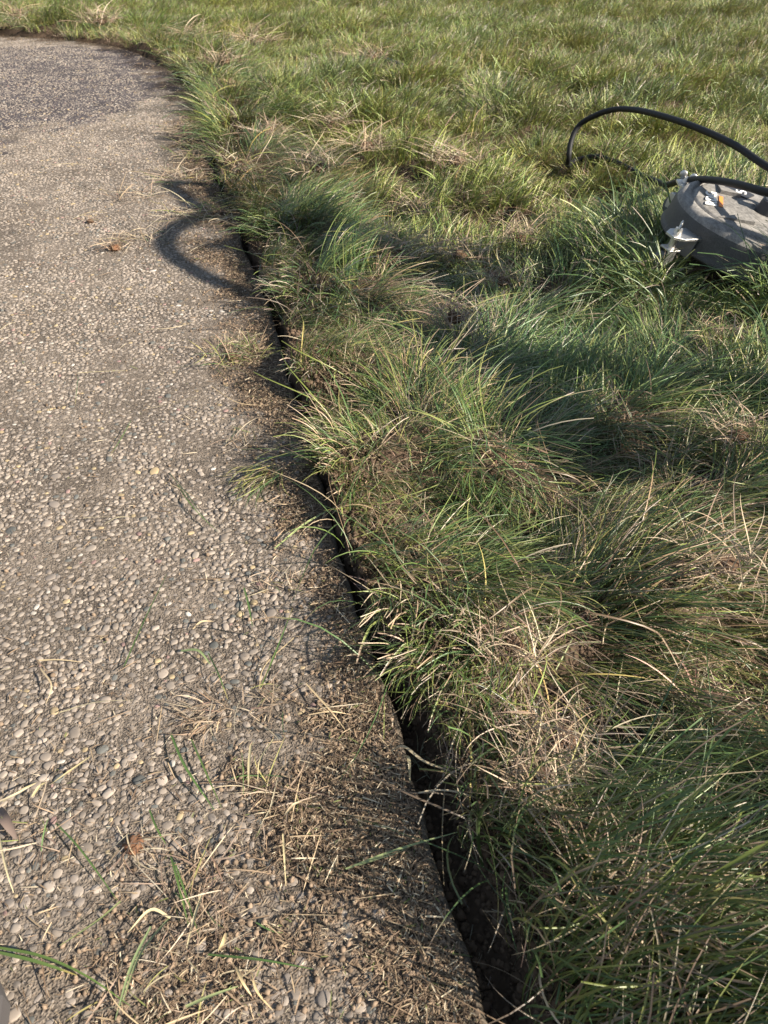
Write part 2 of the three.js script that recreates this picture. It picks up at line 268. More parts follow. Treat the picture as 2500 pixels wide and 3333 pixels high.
// stands of fresh green: x, z, radius
const STANDS = [[0.27, -1.12, 0.2], [0.45, -0.66, 0.2], [0.0, -1.75, 0.18], [0.12, -0.95, 0.12], [-0.1, -1.45, 0.12], [0.3, -0.22, 0.12], [0.55, -1.45, 0.25]];
const green = (x, z) => { let m = 0.04; for (const [a, b, q] of STANDS) m = Math.max(m, 0.4 - 0.4 * Math.hypot(x - a, z - b) / q); return m; };
{
  const r = rand(5), kinds = ['lush', 'mixed', 'edge', 'lawn', 'far', 'tangle', 'straw', 'thatch'], shapes = {}; let seed = 900;
  const at = {};
  for (const k of kinds) at[k] = [];
  const tint = (x, z, d) => { const b = 0.6 * fbm(x * 2.2, z * 2.2, 90), y = fbm(x * 1.3, z * 1.3, 95); const br = 1 + 0.25 * y + (r() - 0.5) * 0.5; return [br * (1 + 0.2 * b), br, br * (1 - 0.35 * b)]; };
  const halfW = (d) => 0.5 * (0.788 * d + 0.42);
  function sow(z0, z1, perM2, extra, fn) { // scatter over what the camera and a step aside can see
    const dz = 0.05; for (let z = z0; z > z1; z -= dz) { const d = Math.max(0.2, -z), hw = halfW(d) + extra, n = perM2 * dz * 2 * hw, N = Math.floor(n) + (r() < n % 1 ? 1 : 0); for (let k = 0; k < N; k++) { const x = (r() * 2 - 1) * hw, zz = z - r() * dz; fn(x, zz); } }
  }
  const add = (kind, x, z, az, s, tiltUp, sc, d, dryTint) => {
    const y = soilY(x, z, s), e = 0.03, gx = (soilY(x + e, z, s) - soilY(x - e, z, s)) / (2 * e), gz = (soilY(x, z + e, s) - soilY(x, z - e, s)) / (2 * e);
    const up = V(-gx * 0.5, 1, -gz * 0.5).normalize(), q = new THREE.Quaternion().setFromUnitVectors(V(0, 1, 0), up).multiply(new THREE.Quaternion().setFromAxisAngle(V(0, 1, 0), -az));
    if (tiltUp) q.multiply(new THREE.Quaternion().setFromAxisAngle(V(0, 0, 1), tiltUp));
    at[kind].push([new THREE.Matrix4().compose(V(x, y, z), q, V(sc, sc * (0.8 + 0.35 * r()), sc)), dryTint ?? tint(x, z, d)]);
  };
  const blocked = (x, z) => Math.hypot(x - CLEANER[0], z - CLEANER[1]) < CLEANER[2] + 0.005;
  const turf = (x, z, wantD) => {
    const s = sd(x, z), w = gapWidth(x, z); if (s < w * 0.8 || blocked(x, z)) return; const d = -z, dead = deadness(x, z), az = lie(x, z, s), lump = 0.86 + 0.5 * n2(x * 7, z * 7, 99) + 0.25 * n2(x * 17, z * 17, 98) + 0.35 * n2(x * 5.5, z * 5.5, 6);
    if (dead > 0.55 + 0.35 * r()) { if (r() < 0.75) add(r() < 0.6 ? 'straw' : 'thatch', x, z, r() * 6.28, s, 0, (0.6 + 0.6 * r()) * (d > 2.5 ? 1.6 : 1.1), d, [1, 1, 1].map(() => 0.75 + 0.4 * r())); return; }
    if (d > 2.2 && s < 0.13 && r() < 0.4) { add(r() < 0.6 ? 'straw' : 'thatch', x, z, r() * 6.28, s, 0, 1 + 0.8 * r(), d, [1, 1, 1].map(() => 0.8 + 0.3 * r())); return; }
    const nearEdge = s < 0.11 + 0.05 * n2(x * 5, z * 5, 101);
    if (r() < sstep(2.3, 4.3, d)) { const fringe = s < 0.32 && r() < 0.75; add(fringe ? (r() < 0.5 ? 'lush' : 'mixed') : 'far', x, z, az, s, 0, lump * (fringe ? 1.0 + 0.7 * r() : 0.9 + 0.4 * r()), d); return; }
    if (r() < 0.10 * sstep(2.6, 1.6, d)) { add('tangle', x, z, az, s, 0, 0.7 + 0.5 * r(), d); return; }
    if (r() < 0.07) { add('straw', x, z, az, s, 0, 0.8 + 0.4 * r(), d, [1, 1, 1]); return; }
    const tall = n2(x * 1.6 + 5, z * 1.6, 103), lawnish = sstep(0.9, 1.7, d + 0.9 * (x - 0.25) + 0.5 * tall) * sstep(0.25, 0.5, s);
    if (d < 0.46 && s < 0.2 && r() < 0.6 * sstep(0.46, 0.3, d)) add(r() < 0.5 ? 'mixed' : 'lush', x, z, az, s, 0.55, 1.15 + 0.4 * r(), d);
    else if (nearEdge && d < 1.75) { const tallNear = sstep(0.5, 0.3, d); if (r() < 0.55 * tallNear) add('mixed', x, z, az, s, 0.5, 0.95 + 0.3 * r(), d); else add('edge', x, z, az, s, r() < 0.3 + tallNear ? 0.25 : 0, Math.max(0.7, lump) * (0.75 + 0.35 * r()) * (1 + 0.35 * tallNear), d); }
    else if (r() < lawnish) add('lawn', x, z, az, s, 0, lump * (0.85 + 0.45 * r()), d);
    else add(r() < sstep(-0.12, 0.2, fbm(x * 3.1, z * 3.1, 110) + green(x, z)) ? 'lush' : 'mixed', x, z, az, s, 0, lump * (0.75 + 0.45 * r()), d);
  };
  sow(0.15, -1.3, 4000, 0.35, turf);
  sow(-1.3, -2.2, 2900, 0.5, turf);
  sow(-2.2, -3.0, 2200, 0.6, turf);
  sow(-3.0, -4.0, 1500, 0.8, turf);
  sow(-4.0, -6.0, 950, 1.0, turf);
  sow(-6.0, -10.5, 560, 1.2, turf);
  sow(-10.5, -16, 200, 1.5, turf);
  for (let k = 0; k < 420; k++) { const a = r() * 6.283, q = (a > 2.3 && a < 3.2 ? 0.24 : 0.185) + 0.10 * Math.sqrt(r()), x = CLEANER[0] + Math.cos(a) * q, z = CLEANER[1] + Math.sin(a) * q; add(r() < 0.6 ? 'lawn' : 'lush', x, z, a + (r() - 0.5) * 2.5, sd(x, z), 0.3 * r(), 1.15 + 0.5 * r(), -z); }
  for (let k = 0; k < 80; k++) { const a = 0.7 + 1.1 * r(), q = 0.2 + 0.11 * r(), x = CLEANER[0] + Math.cos(a) * q, z = CLEANER[1] + Math.sin(a) * q; add(r() < 0.5 ? 'lawn' : 'lush', x, z, a + Math.PI + (r() - 0.5) * 2.4, sd(x, z), 0.45 * r(), 1.35 + 0.55 * r(), -z); }
  // mat of dead fibres over the soil
  sow(0.15, -1.8, 1600, 0.3, (x, z) => { const s = sd(x, z), w = gapWidth(x, z); if (s < 0.012 || blocked(x, z)) return; if (s < w && r() < 0.45) return; add('thatch', x, z, r() * 6.28, s, 0, 0.6 + 0.7 * r(), -z, [1, 1, 1].map(() => (s < w ? 0.45 : 0.7) + 0.3 * r())); });
  // each kind keeps a few shapes; all are one lawn
  const lawn = new THREE.Group(); lawn.name = 'lawn_grass'; lawn.userData = { kind: 'stuff', label: 'long uncut green grass of the lawn beside the path', category: 'grass' }; scene.add(lawn);
  let total = 0;
  for (const k of kinds) {
    const nv = k === 'far' ? 6 : k === 'thatch' ? 4 : 8, lists = Array.from({ length: nv }, () => []); at[k].forEach((m, i) => lists[i % nv].push(m));
    lists.forEach((l) => { if (!l.length) return; const im = new THREE.InstancedMesh(clump(k, seed++), k === 'straw' || k === 'thatch' ? strawMaterial : grassMaterial, l.length); im.name = { lush: 'lying_grass', mixed: 'mixed_grass', edge: 'edge_grass', lawn: 'upright_grass', far: 'distant_grass', tangle: 'tangled_grass', straw: 'dry_grass', thatch: 'thatch' }[k]; im.userData.kind = 'stuff';
      l.forEach(([m, c], i) => { im.setMatrixAt(i, m); im.setColorAt(i, new THREE.Color().setRGB(...c)); }); im.castShadow = im.receiveShadow = true; lawn.add(im); total += l.length; });
  }
  console.log('clumps', total);
}

// ---------------------------------------------------------------- clippings, crumbs and chaff on the path
{
  const r = rand(303), bits = Strips();
  const shapes = []; for (let v = 0; v < 5; v++) { const o = Strips(); blade(o, -0.5, 0, 0, 0, 1, 0.11 + 0.05 * r(), 1.45, 1.62 + 0.12 * v / 5, [1, 1, 1], { seg: 4, bend: (r() - 0.5) * 1.6, twist: (r() - 0.5) * 2, fold: 0.5 }); shapes.push(toGeo(o)); }
  const lists = shapes.map(() => []), q = new THREE.Quaternion(), e = new THREE.Euler();
  const put = (x, z, L, c, lift) => { e.set((r() - 0.5) * 0.5, r() * 6.283, (r() - 0.5) * 0.45); q.setFromEuler(e); lists[Math.floor(r() * 5)].push([new THREE.Matrix4().compose(V(x, lift, z), q, V(L, Math.min(L, 0.012), Math.min(L, 0.006 + 0.004 * r()))), c]); };
  const chaff = () => { const t = r(), k = 0.7 + 0.6 * r(); const c = t < 0.40 ? [0.22, 0.155, 0.10] : t < 0.60 ? [0.33, 0.25, 0.16] : t < 0.71 ? [0.50, 0.42, 0.30] : t < 0.97 ? [0.12, 0.08, 0.052] : [0.13, 0.15, 0.05]; return c.map(v => v * k); };
  for (let k = 0; k < 520000; k++) {
    const z = 0.05 - 2.6 * r() ** 1.35, hw = 0.55 * (0.788 * -z + 0.42) + 0.15, x = -hw + (hw + 0.12) * (1 - r() ** 1.6), s = sd(x, z); if (s > -0.002) continue;
    const d = dirtAmount(x, z, s); if (r() > 0.02 + 0.07 * sstep(0.65, 0.3, -z) + 0.95 * sstep(0.25, 1.1, d) ** 1.6) continue;
    put(x, z, lerp(0.0022, 0.0085, r() ** 2.4) + (r() < 0.04 ? 0.012 : 0), chaff(), 0.0012 + 0.004 * d * r() + (d < 0.4 ? 0.0018 : 0));
  }
  for (let k = 0; k < 26000; k++) { // farther along the path
    const z = -2.4 - 3.2 * r(), x = -3.6 + 3.6 * r(), s = sd(x, z); if (s > -0.004) continue; const d = dirtAmount(x, z, s); if (r() > 0.02 + 0.9 * sstep(0.3, 0.95, d)) continue;
    put(x, z, lerp(0.012, 0.04, r() ** 2), chaff(), 0.002 + 0.006 * r());
  }
  for (let k = 0; k < 2000; k++) { // longer straws strewn about
    const z = -0.12 - 2.9 * r() ** 1.2, hw = 0.55 * (0.788 * -z + 0.42) + 0.1, x = -hw + (hw + 0.1) * (1 - r() ** 1.35), s = sd(x, z); if (s > -0.01) continue; const d = dirtAmount(x, z, s); if (r() > 0.12 + 0.8 * d) continue;
    put(x, z, lerp(0.02, 0.055, r() ** 2), chaff().map(v => v * 1.1), 0.004 + 0.004 * r());
  }
  const g = new THREE.Group(); g.name = 'grass_clippings'; g.userData = { kind: 'stuff', label: 'fine dry clippings and chaff strewn along the path edge', category: 'clippings' }; scene.add(g);
  let n = 0; lists.forEach((l, i) => { const im = new THREE.InstancedMesh(shapes[i], strawMaterial, l.length); im.name = 'clipping'; im.userData.kind = 'stuff'; l.forEach(([m, c], k) => { im.setMatrixAt(k, m); im.setColorAt(k, new THREE.Color().setRGB(...c)); }); im.castShadow = im.receiveShadow = true; g.add(im); n += l.length; });
  // crumbs of soil, on the path's rim and in the gap
  let cg = new THREE.IcosahedronGeometry(1, 1); cg.deleteAttribute('uv'); cg.deleteAttribute('normal'); cg = mergeVertices(cg); { const p = cg.attributes.position; for (let i = 0; i < p.count; i++) { const k = 0.75 + 0.5 * r(); p.setXYZ(i, p.getX(i) * k, p.getY(i) * k * 0.75, p.getZ(i) * k); } cg.computeVertexNormals(); }
  const L = []; for (let k = 0; k < 220000; k++) {
    const gap = r() < 0.4, z = 0.05 - 3.4 * r() ** 1.3; let x, s, y, rad = 0.0005 + 0.0022 * r() ** 3;
    const hw = 0.55 * (0.788 * -z + 0.42) + 0.1; x = -hw + (hw + 0.2) * (1 - r() ** 1.8); s = sd(x, z);
    if (s > 0.09) continue; if (s > 0) { rad *= 1.7; y = soilY(x, z, s) + rad * 0.3; } else { const d = dirtAmount(x, z, s); if (r() > 0.03 + 0.9 * sstep(0.2, 0.9, d)) continue; y = rad * 0.4; }
    e.set(r() * 6, r() * 6, r() * 6); q.setFromEuler(e); const kk = 0.6 + 0.7 * r(); L.push([new THREE.Matrix4().compose(V(x, y, z), q, V(rad, rad, rad)), s > 0 ? [0.10 * kk, 0.07 * kk, 0.048 * kk] : [0.19 * kk, 0.14 * kk, 0.10 * kk]]);
  }
  const im = new THREE.InstancedMesh(cg, std(1, 1, 1, 1, { specularIntensity: 0.15 }), L.length); im.name = 'soil_crumbs'; im.userData = { kind: 'stuff', label: 'loose brown soil crumbs spilled along the cut edge', category: 'soil' };
  L.forEach(([m, c], k) => { im.setMatrixAt(k, m); im.setColorAt(k, new THREE.Color().setRGB(...c)); }); im.castShadow = im.receiveShadow = true; scene.add(im);
  console.log('bits', n, 'crumbs', L.length);
}

// ---------------------------------------------------------------- loose blades and straws lying on the path
function strip(o, pts, w, color, lift = 0.007, arch = 0.004, r, tipColor = null) { // a narrow leaf along a curve on the ground
  const c = new THREE.CatmullRomCurve3(pts.map(([x, z], i) => V(x, lift + (i && i < pts.length - 1 ? arch : 0), z))), n = 14, first = o.P.length / 3, tw = (r() - 0.5) * 1.1;
  for (let i = 0; i <= n; i++) {
    const t = i / n, p = c.getPointAt(t), d = c.getTangentAt(t), a = tw * Math.sin(t * 3.1 + tw), b = V(-d.z, 0, d.x).normalize(), u = b.clone().cross(d), wv = b.multiplyScalar(Math.cos(a)).add(u.clone().multiplyScalar(-Math.sin(a))), nn = wv.clone().cross(d).normalize(), ww = 0.5 * w * Math.min(1, 0.75 + t) * (1 - Math.max(0, t - 0.45) ** 1.5 * 1.9), col = tipColor && t > 0.8 ? tipColor : color;
    for (const k of [-1, 0, 1]) { const q = p.clone().addScaledVector(wv, ww * k).addScaledVector(nn, k ? 0 : -ww * 0.35); o.P.push(q.x, q.y, q.z); const m = nn.clone().addScaledVector(wv, -k * 0.5).normalize(); o.N.push(m.x, m.y, m.z); o.C.push(...col); }
    if (i) { const f = first + (i - 1) * 3; o.I.push(f, f + 1, f + 3, f + 1, f + 4, f + 3, f + 1, f + 2, f + 4, f + 2, f + 5, f + 4); }
  }
}
const LOOSE = [
  ['g', [[-0.29, -0.254], [-0.252, -0.246], [-0.216, -0.233], [-0.18, -0.215]], 0.0022],
  ['g', [[-0.289, -0.251], [-0.254, -0.243], [-0.224, -0.235]], 0.0024],
  ['g', [[-0.28, -0.355], [-0.252, -0.331], [-0.21, -0.29]], 0.0016],
  ['g', [[-0.268, -0.526], [-0.262, -0.584], [-0.255, -0.668]], 0.0018],
  ['p', [[-0.031, -0.314], [0, -0.325], [0.023, -0.333], [0.063, -0.346]], 0.0022],
  ['p', [[-0.02, -0.317], [0.013, -0.327], [0.021, -0.332]], 0.0016],
  ['p', [[-0.133, -0.712], [-0.101, -0.753], [-0.055, -0.804]], 0.0026],
  ['g', [[-0.183, -0.903], [-0.127, -0.912], [-0.073, -0.926]], 0.0018],
  ['g', [[-0.202, -0.446], [-0.179, -0.406], [-0.147, -0.367]], 0.0024],
  ['g', [[-0.181, -0.439], [-0.166, -0.412], [-0.141, -0.369]], 0.0018],
  ['g', [[-0.124, -0.5], [-0.113, -0.541], [-0.102, -0.612]], 0.002],
  ['g', [[-0.161, -0.645], [-0.152, -0.617], [-0.143, -0.584]], 0.0024],
  ['g', [[-0.28, -0.845], [-0.243, -0.785], [-0.207, -0.744]], 0.0018],
  ['d', [[-0.297, -0.874], [-0.256, -0.811], [-0.218, -0.753]], 0.0014],
  ['g', [[-0.176, -0.327], [-0.163, -0.3], [-0.15, -0.271]], 0.002],
  ['g', [[-0.171, -0.32], [-0.16, -0.3], [-0.14, -0.262]], 0.0016],
  ['p', [[-0.165, -0.278], [-0.18, -0.249], [-0.187, -0.216]], 0.0026],
  ['p', [[-0.178, -0.269], [-0.185, -0.241], [-0.188, -0.206]], 0.0022],
  ['p', [[-0.141, -0.215], [-0.122, -0.221], [-0.103, -0.229]], 0.0026],
  ['g', [[-0.131, -0.249], [-0.091, -0.243], [-0.052, -0.239]], 0.0018],
  ['g', [[-0.203, -0.367], [-0.191, -0.347], [-0.182, -0.336]], 0.0018],
  ['p', [[-0.207, -0.289], [-0.219, -0.274], [-0.244, -0.256]], 0.002],
  ['g', [[-0.184, -0.545], [-0.165, -0.508], [-0.154, -0.485]], 0.0016],
  ['p', [[-0.214, -0.549], [-0.194, -0.545], [-0.179, -0.53]], 0.0026],
  ['g', [[-0.386, -1.012], [-0.386, -0.961], [-0.391, -0.912]], 0.0014],
  ['g', [[-0.509, -1.149], [-0.494, -1.097], [-0.485, -1.058]], 0.0014],
  ['s', [[-0.359, -0.536], [-0.336, -0.535], [-0.314, -0.534]], 0.0024],
  ['s', [[-0.337, -0.373], [-0.323, -0.378], [-0.31, -0.392]], 0.0024],
  ['s', [[-0.332, -0.374], [-0.319, -0.384], [-0.309, -0.393]], 0.0016],
  ['s', [[-0.308, -0.378], [-0.304, -0.387], [-0.301, -0.392]], 0.0024],
  ['s', [[-0.315, -0.47], [-0.282, -0.48], [-0.247, -0.485]], 0.0016],
  ['s', [[-0.096, -0.566], [-0.123, -0.522], [-0.124, -0.493]], 0.0014],
  ['s', [[-0.515, -1.162], [-0.476, -1.163], [-0.432, -1.171]], 0.0018],
  ['s', [[-0.385, -0.772], [-0.363, -0.77], [-0.34, -0.775]], 0.0012],
  ['s', [[-0.354, -0.76], [-0.34, -0.767], [-0.325, -0.775]], 0.0018],
  ['s', [[-0.207, -0.58], [-0.199, -0.587], [-0.187, -0.592]], 0.0022],
  ['s', [[-0.329, -0.352], [-0.301, -0.307], [-0.293, -0.295]], 0.002],
  ['s', [[-0.144, -0.295], [-0.146, -0.276], [-0.148, -0.254]], 0.0026],
  ['s', [[-0.165, -0.276], [-0.18, -0.281], [-0.195, -0.265]], 0.0022],
  ['s', [[-0.12, -0.265], [-0.121, -0.256], [-0.124, -0.252]], 0.003],
  ['s', [[-0.124, -0.432], [-0.122, -0.409], [-0.12, -0.387]], 0.0026],
  ['s', [[-0.104, -0.439], [-0.113, -0.412], [-0.113, -0.396]], 0.0018],
  ['s', [[-0.085, -0.361], [-0.078, -0.367], [-0.071, -0.374]], 0.0022],
  ['s', [[-0.078, -0.504], [-0.051, -0.467], [-0.037, -0.449]], 0.002],
  ['s', [[-0.073, -0.467], [-0.051, -0.467], [-0.031, -0.467]], 0.0014],
  ['s', [[-0.085, -0.344], [-0.081, -0.32], [-0.078, -0.3]], 0.0016],
  ['s', [[-0.097, -0.237], [-0.091, -0.224], [-0.079, -0.213]], 0.0018],
  ['s', [[-0.109, -0.241], [-0.101, -0.228], [-0.095, -0.222]], 0.0024],
  ['s', [[-0.714, -1.333], [-0.701, -1.36], [-0.692, -1.366]], 0.0016],
  ['s', [[-0.352, -0.524], [-0.33, -0.496], [-0.331, -0.478]], 0.0018],
  ['s', [[-0.288, -0.845], [-0.263, -0.825], [-0.244, -0.811]], 0.0014],
  ['s', [[-0.301, -1.088], [-0.334, -1.058], [-0.371, -1.049]], 0.0014],
  ['s', [[-0.44, -1.333], [-0.392, -1.326], [-0.355, -1.366]], 0.0014],
  ['s', [[-0.282, -1.118], [-0.223, -1.058], [-0.17, -1.058]], 0.0014],
  ['s', [[-0.784, -1.987], [-0.749, -2.025], [-0.713, -2.037]], 0.002],
  ['s', [[-1.014, -2.503], [-0.954, -2.493], [-0.901, -2.503]], 0.0022],
  ['s', [[-0.155, -0.811], [-0.129, -0.798], [-0.106, -0.811]], 0.0016],
  ['s', [[-0.27, -0.419], [-0.288, -0.396], [-0.297, -0.39]], 0.0016],
  ['l', [[-0.334, -0.367], [-0.322, -0.355], [-0.308, -0.34]], 0.009],
  ['x', [[0.006, -0.422], [0.017, -0.419], [0.036, -0.403], [0.069, -0.398]], 0.0026],
  ['x', [[0.017, -0.417], [0.022, -0.406], [0.023, -0.39]], 0.003],
];
{
  const r = rand(411), kind = {
    g: ['grass_blade', [0.085, 0.14, 0.035], 'loose dark green grass blade on the pebbled path', 'grass blade', 'loose green blades on the path'],
    d: ['grass_blade', [0.045, 0.07, 0.03], 'loose dark green grass blade on the pebbled path', 'grass blade', 'loose green blades on the path'],
    p: ['pale_grass_blade', [0.25, 0.30, 0.13], 'pale yellowish green grass blade on the path', 'grass blade', 'pale loose blades on the path'],
    s: ['dry_straw', [0.46, 0.37, 0.22], 'single dry tan straw lying on the pebbled path', 'straw', 'loose straws on the path'],
    l: ['dead_leaf', [0.13, 0.10, 0.085], 'narrow grey brown dead leaf lying on the pebbles near the boot', 'leaf'],
    x: ['bent_stalk', [0.42, 0.36, 0.22], 'bent pale stalk bridging the dark gap beside the path edge', 'stalk', 'stalks bridging the gap'] };
  for (const [k, pts, w] of LOOSE) { const [name, c, label, cat, group] = kind[k], o = Strips(); const col = vary(r, c, 0.22); strip(o, pts, w, col, k === 'x' ? 0.012 : 0.0055 + 0.003 * r(), k === 'x' ? 0.012 : 0.002 + 0.004 * r(), r, k === 'g' && r() < 0.4 ? vary(r, YELLOWS[1]) : null);
    let len = 0; for (let i = 1; i < pts.length; i++) len += Math.hypot(pts[i][0] - pts[i - 1][0], pts[i][1] - pts[i - 1][1]); const chord = Math.hypot(pts[0][0] - pts.at(-1)[0], pts[0][1] - pts.at(-1)[1]); const look = (len > 0.09 ? 'very long' : len > 0.06 ? 'long' : len > 0.035 ? 'short' : 'very short') + (chord / len < 0.985 ? ' bent' : ' straight') + (w > 0.0021 ? ' broad' : ' thin');
    const where = -pts[1][1] > 0.7 ? ' farther up the path' : ''; tag(mesh(name, toGeo(o), k === 's' || k === 'l' ? strawMaterial : grassMaterial, scene), k === 'l' || k === 'x' ? label : look + ' ' + label.replace('single ', '').replace('loose ', '') + where, cat, group); }
}

// ---------------------------------------------------------------- torn out tufts and dead clods
function clodGeo(rad, seed) { let g = new THREE.IcosahedronGeometry(1, 3); g.deleteAttribute('uv'); g.deleteAttribute('normal'); g = mergeVertices(g); const p = g.attributes.position; for (let i = 0; i < p.count; i++) { const q = V().fromBufferAttribute(p, i), n = 1 + 0.45 * perlin.noise(q.x * 1.7 + seed, q.y * 1.7, q.z * 1.7) + 0.3 * perlin.noise(q.x * 4 + seed, q.y * 4 + 3, q.z * 4); p.setXYZ(i, q.x * n * rad, q.y * n * rad * 0.55, q.z * n * rad); } g.computeVertexNormals(); return g; }
const clodMat = std(0.10, 0.062, 0.04, 1, { specularIntensity: 0.15 });
const clodRed = std(0.16, 0.085, 0.05, 1, { specularIntensity: 0.15 });
function tuft(name, label, category, group, x, z, { y = 0.002, n = 30, L = [0.02, 0.06], w = [0.0006, 0.0015], green = 0.2, spread = 0.02, az = null, fan = 6.28, clod = 0, red = false, seed = 1, stand = 0.5 }) {
  const r = rand(seed * 7919), t = base(name, x, y, z), o = Strips();
  for (let i = 0; i < n; i++) { const a = r() * 6.283, q = spread * Math.sqrt(r()), c = vary(r, r() < green ? (r() < 0.5 ? pick(r, GREENS) : pick(r, YELLOWS)) : pick(r, STRAWS), 0.3); const dir = az === null ? r() * 6.283 : az + (r() - 0.5) * fan;
    blade(o, Math.cos(a) * q, 0.001 + clod * 0.5 * r(), Math.sin(a) * q, dir, lerp(L[0], L[1], r()), lerp(w[0], w[1], r()), lerp(1.45 - stand, 1.45, r()), lerp(1.3, 1.85, r()), c, { bend: (r() - 0.5) * 2.2, twist: (r() - 0.5) * 2, seg: 8 }); }
  mesh('blades', toGeo(o), strawMaterial, t);
  if (clod) { const m = mesh('root_clod', clodGeo(clod, seed), red ? clodRed : clodMat, t); m.position.y = clod * 0.3; }
  return tag(t, label, category, group);
}
tuft('torn_tuft', 'reddish brown root clod sitting alone out on the path', 'grass tuft', null, -0.621, -1.776, { n: 90, L: [0.015, 0.06], clod: 0.013, red: true, spread: 0.02, green: 0.03, seed: 3, stand: 1.3 });
tuft('torn_tuft', 'yellowish green grass tuft with dark clod lying at the path edge', 'grass tuft', null, -0.265, -1.227, { n: 150, L: [0.03, 0.085], clod: 0.011, spread: 0.05, green: 0.5, seed: 4, stand: 1.2 });
tuft('torn_tuft', 'combed green tuft lying among clippings beside the path edge', 'grass tuft', null, -0.165, -0.875, { n: 80, L: [0.04, 0.09], spread: 0.026, green: 0.8, az: 1.9, fan: 0.9, clod: 0.008, seed: 5, stand: 0.5 });
tuft('torn_tuft', 'small brown straw bundle lying on the pebbles', 'grass tuft', null, -0.168, -0.47, { n: 70, L: [0.015, 0.045], spread: 0.022, green: 0.02, az: 2.6, fan: 2.4, seed: 6 });
tuft('torn_tuft', 'dark red brown root with thin dry threads on the pebbles', 'grass tuft', null, -0.209, -0.336, { n: 36, L: [0.012, 0.04], spread: 0.012, green: 0.02, az: 0.9, fan: 2.2, clod: 0.0075, red: true, seed: 7 });
tuft('torn_tuft', 'scrap of dry grass with a dark crumb beyond the reddish clod', 'grass tuft', null, -0.738, -1.975, { n: 22, L: [0.02, 0.06], spread: 0.02, green: 0.1, clod: 0.008, seed: 8 });
tuft('torn_tuft', 'tangled heap of straw and pale green blades beside the boot', 'grass tuft', null, -0.135, -0.235, { n: 100, L: [0.01, 0.04], w: [0.0005, 0.0013], spread: 0.06, green: 0.08, seed: 9, stand: 0.35 });
tuft('torn_tuft', 'second heap of tangled straw with green blades nearest the boot', 'grass tuft', null, -0.185, -0.2, { n: 20, L: [0.02, 0.055], w: [0.0007, 0.0017], spread: 0.03, green: 0.25, seed: 10, stand: 0.35 });
for (const [x, z, n] of [[-0.586, -2.384, 60], [-0.629, -2.797, 55], [-0.48, -2.03, 40], [-0.691, -2.199, 26], [-0.565, -1.849, 24], [-0.74, -3.0, 30], [-0.6, -2.62, 40], [-0.43, -1.99, 46]])
  tuft('straw_heap', 'loose heap of dry straw on the path edge ' + (z < -2.55 ? 'beyond the looped shadow' : z < -2.15 ? 'just past the looped shadow' : x > -0.5 ? 'inside the looped shadow' : 'near the reddish clod'), 'straw heap', 'straw heaps along the far path edge', x, z, { n: Math.round(n * 2.2), L: [0.04, 0.13], w: [0.001, 0.0024], spread: 0.07, green: 0.2, seed: Math.round(-z * 1000), stand: 0.35 });
for (const [x, z, n] of [[-0.119, -0.485, 36], [-0.209, -0.961, 30], [-0.12, -0.66, 44], [-0.285, -0.347, 24], [-0.1, -0.38, 40], [-0.15, -0.3, 60]])
  tuft('straw_wisp', (n > 42 ? 'thick' : n > 32 ? 'middling' : 'thin') + ' wisp of dry straw ' + (z < -0.6 ? 'beside the combed green tuft' : x < -0.2 ? 'by the narrow dead leaf' : 'among the clippings close to the bare slab edge'), 'straw wisp', 'straw wisps on the near path', x, z, { n, L: [0.015, 0.05], spread: 0.025, green: 0.1, seed: Math.round(-z * 2000) });
const turfY = (x, z) => soilY(x, z);
for (const [x, z, sc, up] of [[0.373, -0.625, 1, 0.035], [0.572, -1.217, 1, 0.035], [0.129, -0.522, 0.8, 0.03], [0.159, -0.417, 0.9, 0.03], [0.177, -0.269, 0.9, 0.03], [0.168, -1.69, 1.2, 0.03], [0.071, -2.057, 1.3, 0.03], [-0.173, -2.786, 1.4, 0.035], [-0.357, -2.617, 1.3, 0.035], [-0.06, -4.297, 2, 0.04], [-0.698, -4.833, 2.4, 0.04], [0.125, -1.278, 1.2, 0.03], [0.243, -1.527, 1.1, 0.03], [0.129, -0.368, 0.7, 0.03], [0.494, -0.914, 1.0, 0.03], [-0.17, -2.15, 1.5, 0.03], [0.02, -1.55, 1.4, 0.025], [0.2, -2.3, 1.6, 0.03], [-0.05, -2.45, 1.5, 0.03], [0.3, -1.72, 1.1, 0.03], [-1.05, -5.0, 2.2, 0.04], [-0.72, -4.0, 2, 0.04], [-1.75, -5.6, 2.6, 0.03], [-2.4, -5.95, 2.6, 0.03], [0.66, -0.86, 1.1, 0.03]])
  tuft('dead_clump', 'clump of dead tan grass torn up, lying ' + (sd(x, z) < 0.16 ? 'close beside the cut path edge' : Math.hypot(x - CLEANER[0], z - CLEANER[1]) < 0.6 ? 'in front of the surface cleaner' : z < -2.5 ? 'where the path bends away' : z > -1 ? 'in the long grass beside the gap' : 'in the lumpy grass by the shadow'), 'dead grass', 'dead grass clumps on the lawn', x, z, { y: turfY(x, z) + up + 0.014, n: 150, L: [0.02 * sc, 0.095 * sc], w: [0.0007 * sc, 0.0017 * sc], spread: 0.045 * sc, green: 0.05, clod: 0.013 * sc, seed: Math.round(Math.abs(x * 3000 + z * 5000)) + 1, stand: 1.0 });

